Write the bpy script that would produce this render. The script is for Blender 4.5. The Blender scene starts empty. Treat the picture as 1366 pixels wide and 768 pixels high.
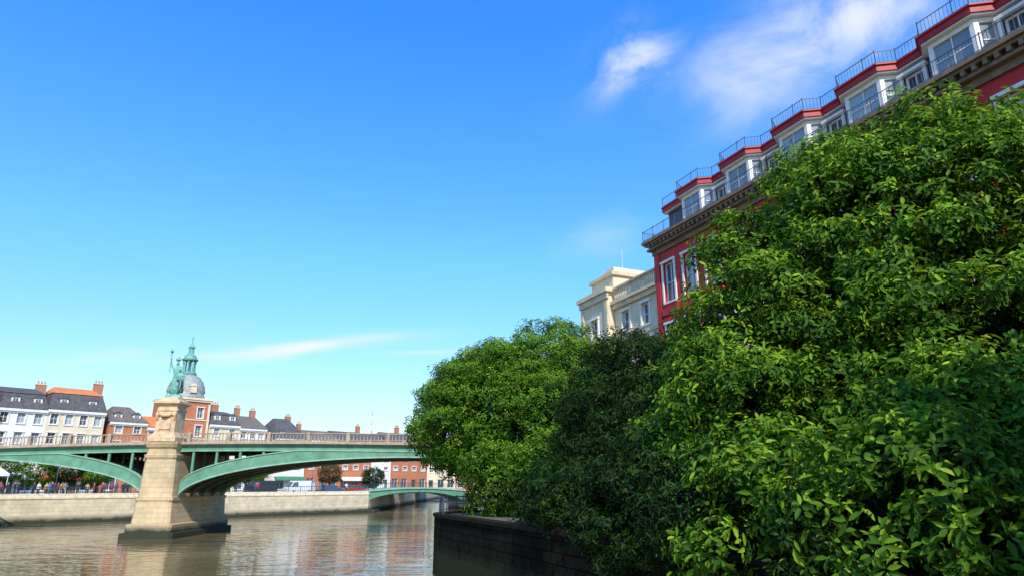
import bpy, math, random
import numpy as np
from mathutils import Vector, Matrix, geometry
random.seed(7); rng=np.random.default_rng(11)
scene=bpy.context.scene
col=scene.collection

# ------------------------------------------------------------ materials
def nt(m): m.use_nodes=True; return m.node_tree
MATS={}
def mat(name,c,rough=.7,var=.25,scale=3.,bump=.15,metal=0.,spec=.4,c2=None,coat=0):
    if name in MATS: return MATS[name]
    m=bpy.data.materials.new(name); t=nt(m); N=t.nodes; L=t.links
    b=N['Principled BSDF']; b.inputs['Roughness'].default_value=rough; b.inputs['Metallic'].default_value=metal
    b.inputs['Specular IOR Level'].default_value=spec
    tc=N.new('ShaderNodeTexCoord'); n=N.new('ShaderNodeTexNoise'); n.inputs['Scale'].default_value=scale; n.inputs['Detail'].default_value=7
    L.new(tc.outputs['Object'],n.inputs['Vector'])
    r=N.new('ShaderNodeValToRGB'); r.color_ramp.elements[0].position=.3; r.color_ramp.elements[1].position=.7
    d=c2 if c2 else tuple(x*(1-var) for x in c)
    r.color_ramp.elements[0].color=(*d,1); r.color_ramp.elements[1].color=(*tuple(min(1,x*(1+var*.3)) for x in c),1)
    L.new(n.outputs['Fac'],r.inputs['Fac']); L.new(r.outputs['Color'],b.inputs['Base Color'])
    if bump>0:
        n2=N.new('ShaderNodeTexNoise'); n2.inputs['Scale'].default_value=scale*8; n2.inputs['Detail'].default_value=5
        L.new(tc.outputs['Object'],n2.inputs['Vector'])
        bp=N.new('ShaderNodeBump'); bp.inputs['Strength'].default_value=bump; bp.inputs['Distance'].default_value=.03
        L.new(n2.outputs['Fac'],bp.inputs['Height']); L.new(bp.outputs['Normal'],b.inputs['Normal'])
    MATS[name]=m; return m
def block_mat(name,c,c2,mortar,bw=.9,bh=.4,msize=.02,rough=.85,stain=.5,waterline=None,bump=.5,spec=.4):
    m=bpy.data.materials.new(name); t=nt(m); N=t.nodes; L=t.links; b=N['Principled BSDF']; b.inputs['Roughness'].default_value=rough; b.inputs['Specular IOR Level'].default_value=spec
    tc=N.new('ShaderNodeTexCoord'); s=N.new('ShaderNodeSeparateXYZ'); L.new(tc.outputs['Object'],s.inputs[0])
    ad=N.new('ShaderNodeMath'); ad.operation='ADD'; L.new(s.outputs['X'],ad.inputs[0]); L.new(s.outputs['Y'],ad.inputs[1])
    cb=N.new('ShaderNodeCombineXYZ'); L.new(ad.outputs[0],cb.inputs['X']); L.new(s.outputs['Z'],cb.inputs['Y'])
    br=N.new('ShaderNodeTexBrick'); br.inputs['Scale'].default_value=1; br.inputs['Brick Width'].default_value=bw; br.inputs['Row Height'].default_value=bh
    br.inputs['Mortar Size'].default_value=msize; br.inputs['Mortar Smooth'].default_value=.3
    br.inputs['Color1'].default_value=(*c,1); br.inputs['Color2'].default_value=(*c2,1); br.inputs['Mortar'].default_value=(*mortar,1)
    L.new(cb.outputs[0],br.inputs['Vector'])
    n=N.new('ShaderNodeTexNoise'); n.inputs['Scale'].default_value=.7; n.inputs['Detail'].default_value=9; n.inputs['Roughness'].default_value=.65
    L.new(tc.outputs['Object'],n.inputs['Vector'])
    mr=N.new('ShaderNodeMapRange'); mr.inputs['From Min'].default_value=.3; mr.inputs['From Max'].default_value=.7
    mr.inputs['To Min'].default_value=1-stain; mr.inputs['To Max'].default_value=1.1; L.new(n.outputs['Fac'],mr.inputs['Value'])
    mx=N.new('ShaderNodeMix'); mx.data_type='RGBA'; mx.blend_type='MULTIPLY'; mx.inputs['Factor'].default_value=1
    L.new(br.outputs['Color'],mx.inputs['A']); L.new(mr.outputs['Result'],mx.inputs['B'])
    out=mx.outputs['Result']
    if waterline is not None:
        w=N.new('ShaderNodeMapRange'); w.inputs['From Min'].default_value=waterline; w.inputs['From Max'].default_value=waterline+.6
        w.inputs['To Min'].default_value=1; w.inputs['To Max'].default_value=0
        a2=N.new('ShaderNodeMath'); a2.operation='MULTIPLY_ADD'; L.new(n.outputs['Fac'],a2.inputs[0]); a2.inputs[1].default_value=-.9; L.new(s.outputs['Z'],a2.inputs[2])
        L.new(a2.outputs[0],w.inputs['Value'])
        m2=N.new('ShaderNodeMix'); m2.data_type='RGBA'; L.new(w.outputs['Result'],m2.inputs['Factor']); L.new(out,m2.inputs['A']); m2.inputs['B'].default_value=(.035,.038,.018,1)
        out=m2.outputs['Result']
    L.new(out,b.inputs['Base Color'])
    bp=N.new('ShaderNodeBump'); bp.inputs['Strength'].default_value=bump; bp.inputs['Distance'].default_value=.04; bp.invert=True
    L.new(br.outputs['Fac'],bp.inputs['Height'])
    bp2=N.new('ShaderNodeBump'); bp2.inputs['Strength'].default_value=.3; bp2.inputs['Distance'].default_value=.05
    n3=N.new('ShaderNodeTexNoise'); n3.inputs['Scale'].default_value=6; n3.inputs['Detail'].default_value=6; L.new(tc.outputs['Object'],n3.inputs['Vector'])
    L.new(n3.outputs['Fac'],bp2.inputs['Height']); L.new(bp.outputs['Normal'],bp2.inputs['Normal']); L.new(bp2.outputs['Normal'],b.inputs['Normal'])
    MATS[name]=m; return m
def leaf_mat(name,dark,mid,light,trans=.3):
    m=bpy.data.materials.new(name); t=nt(m); N=t.nodes; L=t.links; b=N['Principled BSDF']; b.inputs['Roughness'].default_value=.55; b.inputs['Specular IOR Level'].default_value=.14
    at=N.new('ShaderNodeAttribute'); at.attribute_name='tint_and_shade'
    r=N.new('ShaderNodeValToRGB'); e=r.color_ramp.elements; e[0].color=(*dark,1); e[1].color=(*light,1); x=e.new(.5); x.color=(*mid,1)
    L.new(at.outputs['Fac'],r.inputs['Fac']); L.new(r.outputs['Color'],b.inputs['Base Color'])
    tr=N.new('ShaderNodeBsdfTranslucent'); 
    hs=N.new('ShaderNodeHueSaturation'); hs.inputs['Value'].default_value=1.5; hs.inputs['Hue'].default_value=.485; L.new(r.outputs['Color'],hs.inputs['Color']); L.new(hs.outputs['Color'],tr.inputs['Color'])
    mx=N.new('ShaderNodeMixShader'); mx.inputs['Fac'].default_value=trans; L.new(b.outputs[0],mx.inputs[1]); L.new(tr.outputs[0],mx.inputs[2])
    L.new(mx.outputs[0],N['Material Output'].inputs['Surface']); MATS[name]=m; return m

STONE=block_mat('pier_stone',(.68,.50,.29),(.60,.44,.25),(.40,.29,.17),1.1,.42,.015,stain=.35,waterline=.15,bump=.3)
QSTONE=block_mat('quay_stone',(.74,.61,.41),(.69,.56,.37),(.5,.41,.27),1.0,.45,.018,stain=.35,waterline=-.1,bump=.25)
DSTONE=block_mat('shade_dark_quay_stone',(.026,.020,.012),(.015,.013,.008),(.006,.005,.004),.9,.38,.03,rough=.95,stain=.75,waterline=.6,spec=.05)  # stone colour taken near black to hold the shade under the trees
BRICK=block_mat('red_brick',(.60,.19,.07),(.49,.14,.06),(.40,.28,.2),.5,.16,.012,stain=.25,bump=.2)
REDWALL=mat('red_painted_render',(.58,.024,.020),.6,.3,1.2,.1)
REDTRIM=mat('red_painted_trim',(.42,.018,.02),.5,.2,2,.05)
WHITE=mat('white_paint',(.82,.78,.72),.55,.12,2,.05)
CREAM=mat('cream_render',(.80,.66,.45),.8,.2,.8,.15)
CREAMD=mat('cream_stone_trim',(.74,.60,.41),.8,.25,1.5,.15)
WHITEWALL=mat('white_render',(.82,.78,.71),.8,.12,.6,.1)
BEIGE=mat('beige_render',(.76,.64,.45),.8,.15,.7,.1)
GREYW=mat('grey_render',(.62,.59,.54),.8,.15,.7,.1)
SLATE=mat('slate_roof',(.12,.112,.112),.85,.4,2.5,.3,spec=.2)
SLATE2=mat('brown_slate_roof',(.20,.16,.13),.85,.4,2.5,.3,spec=.2)
TILE=mat('orange_roof_tiles',(.72,.24,.07),.8,.35,2.5,.3)
BROWNC=mat('brown_stone_cornice',(.26,.17,.11),.8,.4,2.5,.3)
SLATEW=mat('dark_slate_cladding',(.05,.05,.065),.5,.3,3,.1)
IRON=mat('dark_iron',(.05,.065,.09),.45,.3,8,.05,metal=.1)
IRONB=mat('blue_grey_iron',(.07,.095,.14),.5,.3,8,.05)
GREEN=mat('green_painted_iron',(.13,.30,.19),.6,.35,1.3,.15,c2=(.09,.21,.13))
GREENL=mat('pale_green_iron',(.27,.46,.32),.6,.3,1.5,.1)
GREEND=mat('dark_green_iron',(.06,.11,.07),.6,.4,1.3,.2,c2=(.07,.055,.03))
BALU=mat('weathered_balustrade',(.44,.33,.23),.75,.35,2,.2)
COPPER=mat('verdigris_copper',(.20,.46,.36),.6,.4,4,.25,c2=(.07,.20,.16))
LEAD=mat('grey_lead_dome',(.36,.38,.34),.65,.35,3,.1)
CHIM=mat('chimney_brick',(.45,.20,.12),.85,.3,4,.2)
POT=mat('terracotta_pot',(.5,.2,.1),.8,.2,4,.1)
ASPH=mat('asphalt',(.05,.05,.052),.9,.25,3,.2)
PAVE=block_mat('paving_slabs',(.30,.28,.25),(.25,.24,.21),(.12,.11,.1),.8,.8,.02,stain=.3)
GRND=mat('ground_gravel',(.13,.12,.09),.95,.3,.8,.3)
LINE=mat('road_paint',(.75,.75,.72),.7,.2,4,.05)
BARK=mat('bark',(.06,.042,.03),.9,.45,5,.6)
def glass(name,c,rough=.08):
    m=bpy.data.materials.new(name); t=nt(m); b=t.nodes['Principled BSDF']; b.inputs['Roughness'].default_value=rough; b.inputs['Specular IOR Level'].default_value=.8
    n=t.nodes.new('ShaderNodeTexNoise'); n.inputs['Scale'].default_value=.8; tc=t.nodes.new('ShaderNodeTexCoord'); t.links.new(tc.outputs['Object'],n.inputs['Vector'])
    oi=t.nodes.new('ShaderNodeObjectInfo'); r=t.nodes.new('ShaderNodeValToRGB'); r.color_ramp.elements[0].color=(*tuple(x*.5 for x in c),1); r.color_ramp.elements[1].color=(*tuple(x*1.6 for x in c),1)
    a=t.nodes.new('ShaderNodeMath'); a.operation='MULTIPLY_ADD'; t.links.new(n.outputs['Fac'],a.inputs[0]); a.inputs[1].default_value=.6; 
    a2=t.nodes.new('ShaderNodeMath'); a2.operation='MULTIPLY'; t.links.new(oi.outputs['Random'],a2.inputs[0]); a2.inputs[1].default_value=.5; t.links.new(a2.outputs[0],a.inputs[2])
    t.links.new(a.outputs[0],r.inputs['Fac']); t.links.new(r.outputs['Color'],b.inputs['Base Color'])
    bp=t.nodes.new('ShaderNodeBump'); bp.inputs['Strength'].default_value=.05; t.links.new(n.outputs['Fac'],bp.inputs['Height']); t.links.new(bp.outputs['Normal'],b.inputs['Normal'])
    MATS[name]=m; return m
GLASS=glass('window_glass',(.06,.075,.09)); CURT=glass('curtained_glass',(.26,.30,.33),.12)

# ------------------------------------------------------------ mesh builder
class MB:
    def __init__(s): s.v=[]; s.f=[]; s.m=[]
    def face(s,pts,mi=0):
        i=len(s.v); s.v+= [tuple(p) for p in pts]; s.f.append(tuple(range(i,i+len(pts)))); s.m.append(mi)
    def box(s,x0,x1,y0,y1,z0,z1,mi=0):
        i=len(s.v); s.v+=[(x0,y0,z0),(x1,y0,z0),(x1,y1,z0),(x0,y1,z0),(x0,y0,z1),(x1,y0,z1),(x1,y1,z1),(x0,y1,z1)]
        for q in ((0,3,2,1),(4,5,6,7),(0,1,5,4),(1,2,6,5),(2,3,7,6),(3,0,4,7)): s.f.append(tuple(i+k for k in q)); s.m.append(mi)
    def beam(s,p,q,w,mi=0,up=(0,0,1),h=None):
        p=Vector(p); q=Vector(q); d=(q-p).normalized(); u=Vector(up)
        if abs(d.dot(u))>.98: u=Vector((0,1,0))
        a=d.cross(u).normalized()*w/2; b=d.cross(a).normalized()*(h or w)/2
        i=len(s.v)
        for c in (p,q):
            for k in ((-1,-1),(1,-1),(1,1),(-1,1)): s.v.append(tuple(c+a*k[0]+b*k[1]))
        for f in ((0,3,2,1),(4,5,6,7),(0,1,5,4),(1,2,6,5),(2,3,7,6),(3,0,4,7)): s.f.append(tuple(i+k for k in f)); s.m.append(mi)
    def loft(s,rings,mi=0,cap=True):
        i=len(s.v); n=len(rings[0])
        for r in rings: s.v+=[tuple(p) for p in r]
        for k in range(len(rings)-1):
            for j in range(n):
                a=i+k*n+j; b=i+k*n+(j+1)%n; s.f.append((a,b,b+n,a+n)); s.m.append(mi)
        if cap:
            s.f.append(tuple(i+j for j in reversed(range(n)))); s.m.append(mi)
            s.f.append(tuple(i+(len(rings)-1)*n+j for j in range(n))); s.m.append(mi)
    def lathe(s,prof,c=(0,0,0),seg=16,mi=0,ph=0):
        s.loft([[(c[0]+r*math.cos(2*math.pi*j/seg+ph),c[1]+r*math.sin(2*math.pi*j/seg+ph),c[2]+z) for j in range(seg)] for r,z in prof],mi)
    def tube(s,pts,rad,seg=8,mi=0):
        rings=[]
        for k,p in enumerate(pts):
            p=Vector(p); d=(Vector(pts[min(k+1,len(pts)-1)])-Vector(pts[max(k-1,0)])).normalized()
            a=d.cross(Vector((0,1,0)) if abs(d.y)<.9 else Vector((1,0,0))).normalized(); b=d.cross(a)
            rings.append([p+(a*math.cos(2*math.pi*j/seg)+b*math.sin(2*math.pi*j/seg))*rad[k] for j in range(seg)])
        s.loft(rings,mi)
    def wall(s,x0,x1,z0,z1,y,ops,depth=.2,mi=0,mr=None):
        mr=mi if mr is None else mr
        xs=sorted(set([x0,x1]+[o[0] for o in ops]+[o[1] for o in ops])); zs=sorted(set([z0,z1]+[o[2] for o in ops]+[o[3] for o in ops]))
        for a,b in zip(xs,xs[1:]):
            for c,d in zip(zs,zs[1:]):
                if any(a>=o[0]-1e-6 and b<=o[1]+1e-6 and c>=o[2]-1e-6 and d<=o[3]+1e-6 for o in ops): continue
                s.face([(a,y,c),(b,y,c),(b,y,d),(a,y,d)],mi)
        for a,b,c,d in ops:
            Y=y+depth
            s.face([(a,y,c),(a,Y,c),(b,Y,c),(b,y,c)],mr); s.face([(a,y,d),(b,y,d),(b,Y,d),(a,Y,d)],mr)
            s.face([(a,y,c),(a,y,d),(a,Y,d),(a,Y,c)],mr); s.face([(b,y,c),(b,Y,c),(b,Y,d),(b,y,d)],mr)
    def mesh(s,name,mats,smooth=False):
        me=bpy.data.meshes.new(name); me.from_pydata(s.v,[],s.f)
        for m in mats: me.materials.append(m)
        me.polygons.foreach_set('material_index',s.m)
        if smooth: me.polygons.foreach_set('use_smooth',[True]*len(s.f))
        me.update(); return me
def obj(name,me,parent=None,loc=(0,0,0),rz=0,label=None,category=None,kind=None,group=None):
    o=bpy.data.objects.new(name,me); col.objects.link(o)
    if parent: o.parent=parent
    o.location=loc; o.rotation_euler=(0,0,rz)
    if label: o['label']=label
    if category: o['category']=category
    if kind: o['kind']=kind
    if group: o['group']=group
    return o

# ------------------------------------------------------------ ground, water
GZ=2.9
def bankX(Y): return -3.83+.42*(36.7-Y)
arc=[]
for a in range(0,10):
    th=math.radians(202.8-a*14); arc.append((.5+4.7*math.cos(th),38.5+4.7*math.sin(th)))
rb=[(bankX(-60),-60),(bankX(0),0),(bankX(20),20)]+arc[:]+[(0,48.5),(3,52),(11,59),(11,76),(-9,128),(-9,400)]
def leftX(Y): return -58+.917*(Y-80)
lb=[(-24,400),(-24,117),(leftX(80),80),(leftX(60),60),(leftX(-200),-200)]
outline=rb+lb+[(-4000,-200),(-4000,4000),(4000,4000),(4000,-60)]
tri=geometry.tessellate_polygon([[Vector((x,y,0)) for x,y in outline]])
me=bpy.data.meshes.new('ground'); 
fs=[]
for t in tri:
    a,b,c=[Vector((*outline[i],0)) for i in t]
    fs.append(tuple(t) if (b-a).cross(c-a).z>0 else tuple(reversed(t)))
me.from_pydata([(x,y,GZ) for x,y in outline],[],fs); me.materials.append(GRND); obj('ground',me,kind='structure')
# water
m=bpy.data.materials.new('river_water'); t=nt(m); N=t.nodes; L=t.links; b=N['Principled BSDF']
b.inputs['Roughness'].default_value=.04; b.inputs['IOR'].default_value=1.33
tc=N.new('ShaderNodeTexCoord'); mp=N.new('ShaderNodeMapping'); mp.inputs['Scale'].default_value=(.4,.8,1); L.new(tc.outputs['Object'],mp.inputs['Vector'])
n1=N.new('ShaderNodeTexNoise'); n1.inputs['Scale'].default_value=.9; n1.inputs['Detail'].default_value=3; n1.inputs['Roughness'].default_value=.5; L.new(mp.outputs[0],n1.inputs['Vector'])
n2=N.new('ShaderNodeTexNoise'); n2.inputs['Scale'].default_value=.10; n2.inputs['Detail'].default_value=3; L.new(mp.outputs[0],n2.inputs['Vector'])
ad=N.new('ShaderNodeMath'); ad.operation='MULTIPLY_ADD'; L.new(n2.outputs['Fac'],ad.inputs[0]); ad.inputs[1].default_value=.8; L.new(n1.outputs['Fac'],ad.inputs[2])
bp=N.new('ShaderNodeBump'); bp.inputs['Strength'].default_value=.7; bp.inputs['Distance'].default_value=.095; L.new(ad.outputs[0],bp.inputs['Height']); L.new(bp.outputs['Normal'],b.inputs['Normal'])
r=N.new('ShaderNodeValToRGB'); r.color_ramp.elements[0].position=.35; r.color_ramp.elements[1].position=.65; r.color_ramp.elements[0].color=(.13,.095,.04,1); r.color_ramp.elements[1].color=(.28,.20,.08,1); L.new(n2.outputs['Fac'],r.inputs['Fac']); L.new(r.outputs['Color'],b.inputs['Base Color'])
mb=MB(); mb.face([(-900,-250,0),(600,-250,0),(600,600,0),(-900,600,0)]); obj('water',mb.mesh('water',[m]),kind='structure')
def offset(pts,d):
    out=[]
    for i,p in enumerate(pts):
        a=Vector(pts[max(i-1,0)]); c=Vector(pts[min(i+1,len(pts)-1)]); p=Vector(p)
        d1=(p-a).normalized() if i>0 else (c-p).normalized(); d2=(c-p).normalized() if i<len(pts)-1 else d1
        t_=(d1+d2).normalized(); nn=Vector((-t_.y,t_.x)); k=1/max(.5,nn.dot(Vector((-d1.y,d1.x))))
        out.append(tuple(p+nn*d*k))
    return out
def strip(mb,pts,d0,d1,z0,z1,mi=0):
    A=offset(pts,d0); B=offset(pts,d1)
    rings=[[(a[0],a[1],z0),(b_[0],b_[1],z0),(b_[0],b_[1],z1),(a[0],a[1],z1)] for a,b_ in zip(A,B)]
    mb.loft(rings,mi)
def fence(mb,pts,z0,h,sp,r=.025,d=0,post=0):
    P=offset(pts,d)
    for a,b_ in zip(P,P[1:]):
        a=Vector(a);b_=Vector(b_); n=max(1,int((b_-a).length/sp))
        mb.beam((*a,z0+h),(*b_,z0+h),r*2.2); mb.beam((*a,z0+.12),(*b_,z0+.12),r*1.6)
        for k in range(n):
            p=a.lerp(b_,k/n); w=r*2.6 if (post and k%post==0) else r
            mb.beam((*p,z0),(*p,z0+h+(0.08 if w>r else 0)),w)
# right quay wall: land is to the right of travel direction -> negative offset
mb=MB(); rw=rb[:-2]
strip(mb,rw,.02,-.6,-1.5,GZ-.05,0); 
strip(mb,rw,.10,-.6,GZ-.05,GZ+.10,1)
obj('quay_wall',mb.mesh('quay_wall',[DSTONE,mat('shade_dark_coping',(.028,.022,.014),.95,.5,2,.5,spec=.05)]),label='mossy stone embankment wall with rounded bastion, tree shade painted into its dark colour',category='wall')  # coping colour is darkened for tree shade like the wall
mb=MB(); fence(mb,rw[3:13],GZ+.10,.8,.18,.025,-.25,8); obj('iron_railing',mb.mesh('iron_railing',[IRON]),label='dark iron railing along the rounded stone bastion',category='railing')
lw=[(-24,300)]+lb[1:-1]+[(leftX(20),20)]
mb=MB(); strip(mb,lw,.02,-.6,-1.5,GZ-.1,0); strip(mb,lw,.10,-.5,GZ-.1,GZ+.12,1); strip(mb,lw,-.05,-.4,GZ+.12,GZ+.5,1)
obj('quay_wall',mb.mesh('quay_wall',[QSTONE,mat('pale_coping',(.76,.64,.45),.85,.25,2,.25)]),label='long pale sunlit stone embankment wall along the river',category='wall')
mb=MB(); fence(mb,lw[1:4],GZ+.5,.75,.3,.03,-.2,7); obj('iron_railing',mb.mesh('iron_railing',[IRON]),label='dark iron railing on top of the pale embankment wall',category='railing')
# ledge at foot of far wall
mb=MB(); strip(mb,[(-24,121),(-24,117),(-41,98.5)],1.2,.02,-1,.35); obj('stone_ledge',mb.mesh('stone_ledge',[QSTONE]),label='low stone landing ledge at the foot of the embankment',category='ledge')
# roads
e=Vector((.676,.737)); nl=Vector((-.737,.676)); Q0=Vector((-58,80)); S0=Vector((-72.8,93.5))
def q(s,off,z=0): p=Q0+e*s+nl*off; return (p.x,p.y,z)
mb=MB(); mb.face([q(-80,9,GZ+.004),q(110,9,GZ+.004),q(110,16,GZ+.004),q(-80,16,GZ+.004)]); obj('road',mb.mesh('road',[ASPH]),kind='structure')
mb=MB()
for k in range(-20,30): mb.face([q(k*4,12.4,GZ+.008),q(k*4+2,12.4,GZ+.008),q(k*4+2,12.55,GZ+.008),q(k*4,12.55,GZ+.008)])
obj('road_marking',mb.mesh('road_marking',[LINE]),kind='structure')
mb=MB()
for a,b_ in ((.7,9),(16,20)):
    mb.loft([[q(-80,a,GZ),q(-80,b_,GZ),q(-80,b_,GZ+.12),q(-80,a,GZ+.12)],[q(62,a,GZ),q(62,b_,GZ),q(62,b_,GZ+.12),q(62,a,GZ+.12)]])
obj('pavement',mb.mesh('pavement',[PAVE]),kind='structure')
# right bank frame
RD=Vector((.3872,-.922)); RI=Vector((.922,.3872)); R0=Vector((10,45))
def rp(u,v,z): p=R0+RD*u+RI*v; return (p.x,p.y,z)
mb=MB(); mb.face([rp(-30,-8,GZ+.006),rp(-30,-3,GZ+.006),rp(60,-3,GZ+.006),rp(60,-8,GZ+.006)][::-1]); obj('road',mb.mesh('road',[ASPH]),kind='structure')
mb=MB(); mb.loft([[rp(-12,-3,GZ),rp(-12,0,GZ),rp(-12,0,GZ+.12),rp(-12,-3,GZ+.12)],[rp(60,-3,GZ),rp(60,0,GZ),rp(60,0,GZ+.12),rp(60,-3,GZ+.12)]]); obj('pavement',mb.mesh('pavement',[PAVE]),kind='structure')

# ------------------------------------------------------------ windows
WM={}
def window_mesh(w,h,frame=WHITE,gl=GLASS,cols=2,rows=2,f=.09,sill=True,surround=0):
    k=(round(w,2),round(h,2),frame.name,gl.name,cols,rows,f,surround)
    if k in WM: return WM[k]
    b=MB(); y0,y1=-.02,.07
    b.box(-w/2,w/2,y0,y1,0,f); b.box(-w/2,w/2,y0,y1,h-f,h); b.box(-w/2,-w/2+f,y0,y1,f,h-f); b.box(w/2-f,w/2,y0,y1,f,h-f)
    for i in range(1,cols): x=-w/2+w*i/cols; b.box(x-.025,x+.025,y0+.01,y1,f,h-f)
    for i in range(1,rows): z=h*i/rows; b.box(-w/2+f,w/2-f,y0+.015,y1,z-.025,z+.025)
    b.face([(-w/2,.05,0),(w/2,.05,0),(w/2,.05,h),(-w/2,.05,h)],1)
    if sill: b.box(-w/2-.1,w/2+.1,-.3,-.0,-.12,-.003)
    if surround:
        s=surround; ys=-.28
        b.box(-w/2-s,-w/2-.002,ys,-.17,0,h); b.box(w/2+.002,w/2+s,ys,-.17,0,h); b.box(-w/2-s-.05,w/2+s+.05,ys-.06,-.17,h+.002,h+s)
    WM[k]=b.mesh('window',[frame,gl]); return WM[k]
def chimney(parent,x,y,z,w=.9,d=.6,h=1.6,pots=3):
    b=MB(); b.box(-w/2,w/2,-d/2,d/2,-1.2,h,0); b.box(-w/2-.08,w/2+.08,-d/2-.08,d/2+.08,h,h+.14,1)
    for i in range(pots): b.lathe([(.11,0),(.13,.05),(.09,.4),(.11,.45)],(-w/2+w*(i+.5)/pots,0,h+.14),8,2)
    return obj('chimney',b.mesh('chimney',[CHIM,CREAMD,POT]),parent,(x,y,z))
def dormer(parent,x,y,z,w=1.1,h=1.3,d=1.6,wallm=WHITE,roofm=SLATE):
    b=MB(); b.box(-w/2,-w/2+.13,0,d,0,h,0); b.box(w/2-.13,w/2,0,d,0,h,0); b.box(-w/2+.13,w/2-.13,0,d,h-.12,h,0); b.box(-w/2+.13,w/2-.13,0,d,0,.08,0)
    b.loft([[(-w/2-.12,-.12,h),(w/2+.12,-.12,h),(0,-.12,h+.42)],[(-w/2-.12,d+.5,h),(w/2+.12,d+.5,h),(0,d+.5,h+.42)]],1)
    o=obj('dormer',b.mesh('dormer',[wallm,roofm]),parent,(x,y,z))
    obj('window',window_mesh(w-.26,h-.2,sill=False),o,(0,.06,.08)); return o
def house(name,label,s0,s1,storeys,eave,ridge,wallm,roofm,roof='mansard',nwin=None,win=(1.0,1.7),chims=(),dorm=True,d=10,trim=WHITE,shop=None,v=0,base=None,surr=.12,category='house',gl=GLASS,origin=None,rz=None,roof2=None):
    w=s1-s0; p=S0+e*s0+nl*v; base=GZ+.0 if base is None else base
    E=obj(name,None,None,(p.x,p.y,base) if origin is None else origin,math.atan2(e.y,e.x) if rz is None else rz,label=label,category=category)
    H=eave-base; sh=(H-3.6)/(storeys-1) if storeys>1 else H
    nwin=nwin or max(2,int(w/2.3)); ops=[]; pl=[]
    for st in range(1,storeys):
        for i in range(nwin):
            cx=w*(i+.5)/nwin; z=3.6+sh*(st-1)+.75; hh=min(win[1],sh-1.2)
            ops.append((cx-win[0]/2,cx+win[0]/2,z,z+hh)); pl.append((cx,z,hh))
    # ground floor
    gops=[]; 
    for i in range(nwin):
        cx=w*(i+.5)/nwin
        if i==nwin//2: gops.append((cx-.55,cx+.55,0,2.5))
        else: gops.append((cx-.8,cx+.8,.7,2.7))
    b=MB(); b.wall(0,w,0,H,0,ops+gops,.2,0)
    b.face([(0,0,0),(0,0,H),(0,d,H),(0,d,0)],0); b.face([(w,0,0),(w,d,0),(w,d,H),(w,0,H)],0); b.face([(0,d,0),(0,d,H),(w,d,H),(w,d,0)],0)
    obj('wall',b.mesh('wall',[wallm]),E)
    for cx,z,hh in pl: obj('window',window_mesh(win[0],hh,surround=surr,gl=random.choice([gl,gl,CURT])),E,(cx,.18,z))
    for i,(a,b_,c,dd) in enumerate(gops):
        if c==0:
            k=MB(); k.box(-.55,.55,0,.06,0,2.5,0); k.box(-.4,-.05,-.02,0,.3,1.1,1); k.box(.05,.4,-.02,0,.3,1.1,1); k.box(-.4,.4,-.02,0,1.4,2.2,2); k.lathe([(.03,0),(.045,.03),(.02,.06)],(.44,-.05,1.15),8,1)
            obj('door',k.mesh('door',[mat('door_paint',(.05,.09,.07),.4,.2),BROWNC,GLASS]),E,((a+b_)/2,.12,0))
        else: obj('window',window_mesh(1.6,2.0,cols=2,rows=1),E,((a+b_)/2,.18,c))
    b=MB(); b.box(-.05,w+.05,-.35,-.003,H-.35,H-.003)
    b.box(-.05,w+.05,-.2,-.003,H-.55,H-.352)
    obj('cornice',b.mesh('cornice',[trim]),E)
    R=MB(); rh=ridge-eave
    if roof=='mansard':
        mh=rh*.68; i1=1.1
        R.loft([[(-.1,-.3,H),(w+.1,-.3,H),(w+.1,d+.3,H),(-.1,d+.3,H)],[(-.1,-.3,H+.12),(w+.1,-.3,H+.12),(w+.1,d+.3,H+.12),(-.1,d+.3,H+.12)],[(.5,i1-.1,H+mh),(w-.5,i1-.1,H+mh),(w-.5,d-i1,H+mh),(.5,d-i1,H+mh)]],0)
        R.loft([[(.4,i1-.25,H+mh+.005),(w-.4,i1-.25,H+mh+.005),(w-.4,d-i1+.1,H+mh+.005),(.4,d-i1+.1,H+mh+.005)],[(.4,i1-.2,H+mh+.12),(w-.4,i1-.2,H+mh+.12),(w-.4,d-i1,H+mh+.12),(.4,d-i1,H+mh+.12)],[(1.2,d*.42,H+rh),(w-1.2,d*.42,H+rh),(w-1.2,d*.5,H+rh),(1.2,d*.5,H+rh)]],1)
    elif roof=='hip':
        R.loft([[(-.2,-.4,H),(w+.2,-.4,H),(w+.2,d+.4,H),(-.2,d+.4,H)],[(-.2,-.4,H+.1),(w+.2,-.4,H+.1),(w+.2,d+.4,H+.1),(-.2,d+.4,H+.1)],[(w*.28,d*.45,H+rh),(w*.72,d*.45,H+rh),(w*.72,d*.55,H+rh),(w*.28,d*.55,H+rh)]],0)
    else:
        R.loft([[(-.05,-.4,H),(-.05,-.4,H+.12),(-.05,d/2,H+rh),(-.05,d+.4,H+.12),(-.05,d+.4,H)],[(w+.05,-.4,H),(w+.05,-.4,H+.12),(w+.05,d/2,H+rh),(w+.05,d+.4,H+.12),(w+.05,d+.4,H)]],0)
    Ro=obj('roof',R.mesh('roof',[roofm,roof2 or roofm]),E)
    for cx,cy,zz,ww in chims: chimney(Ro,cx*w,cy*d,H+rh*zz,ww,.7,1.0+.4*random.random(),3 if ww>.8 else 2)
    if dorm:
        nd=max(2,int(w/2.6))
        for i in range(nd): dormer(Ro,w*(i+.5)/nd,.25 if roof=='mansard' else .9,H+.35,1.05,1.35 if roof=='mansard' else 1.0)
    if shop:
        k=MB(); k.loft([[(.2,-.01,2.95),(.2,-1.3,2.35),(.2,-1.3,2.2),(.2,-.01,2.85)],[(w-.2,-.01,2.95),(w-.2,-1.3,2.35),(w-.2,-1.3,2.2),(w-.2,-.01,2.85)]]); obj('awning',k.mesh('awning',[shop]),E)
    return E
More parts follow.
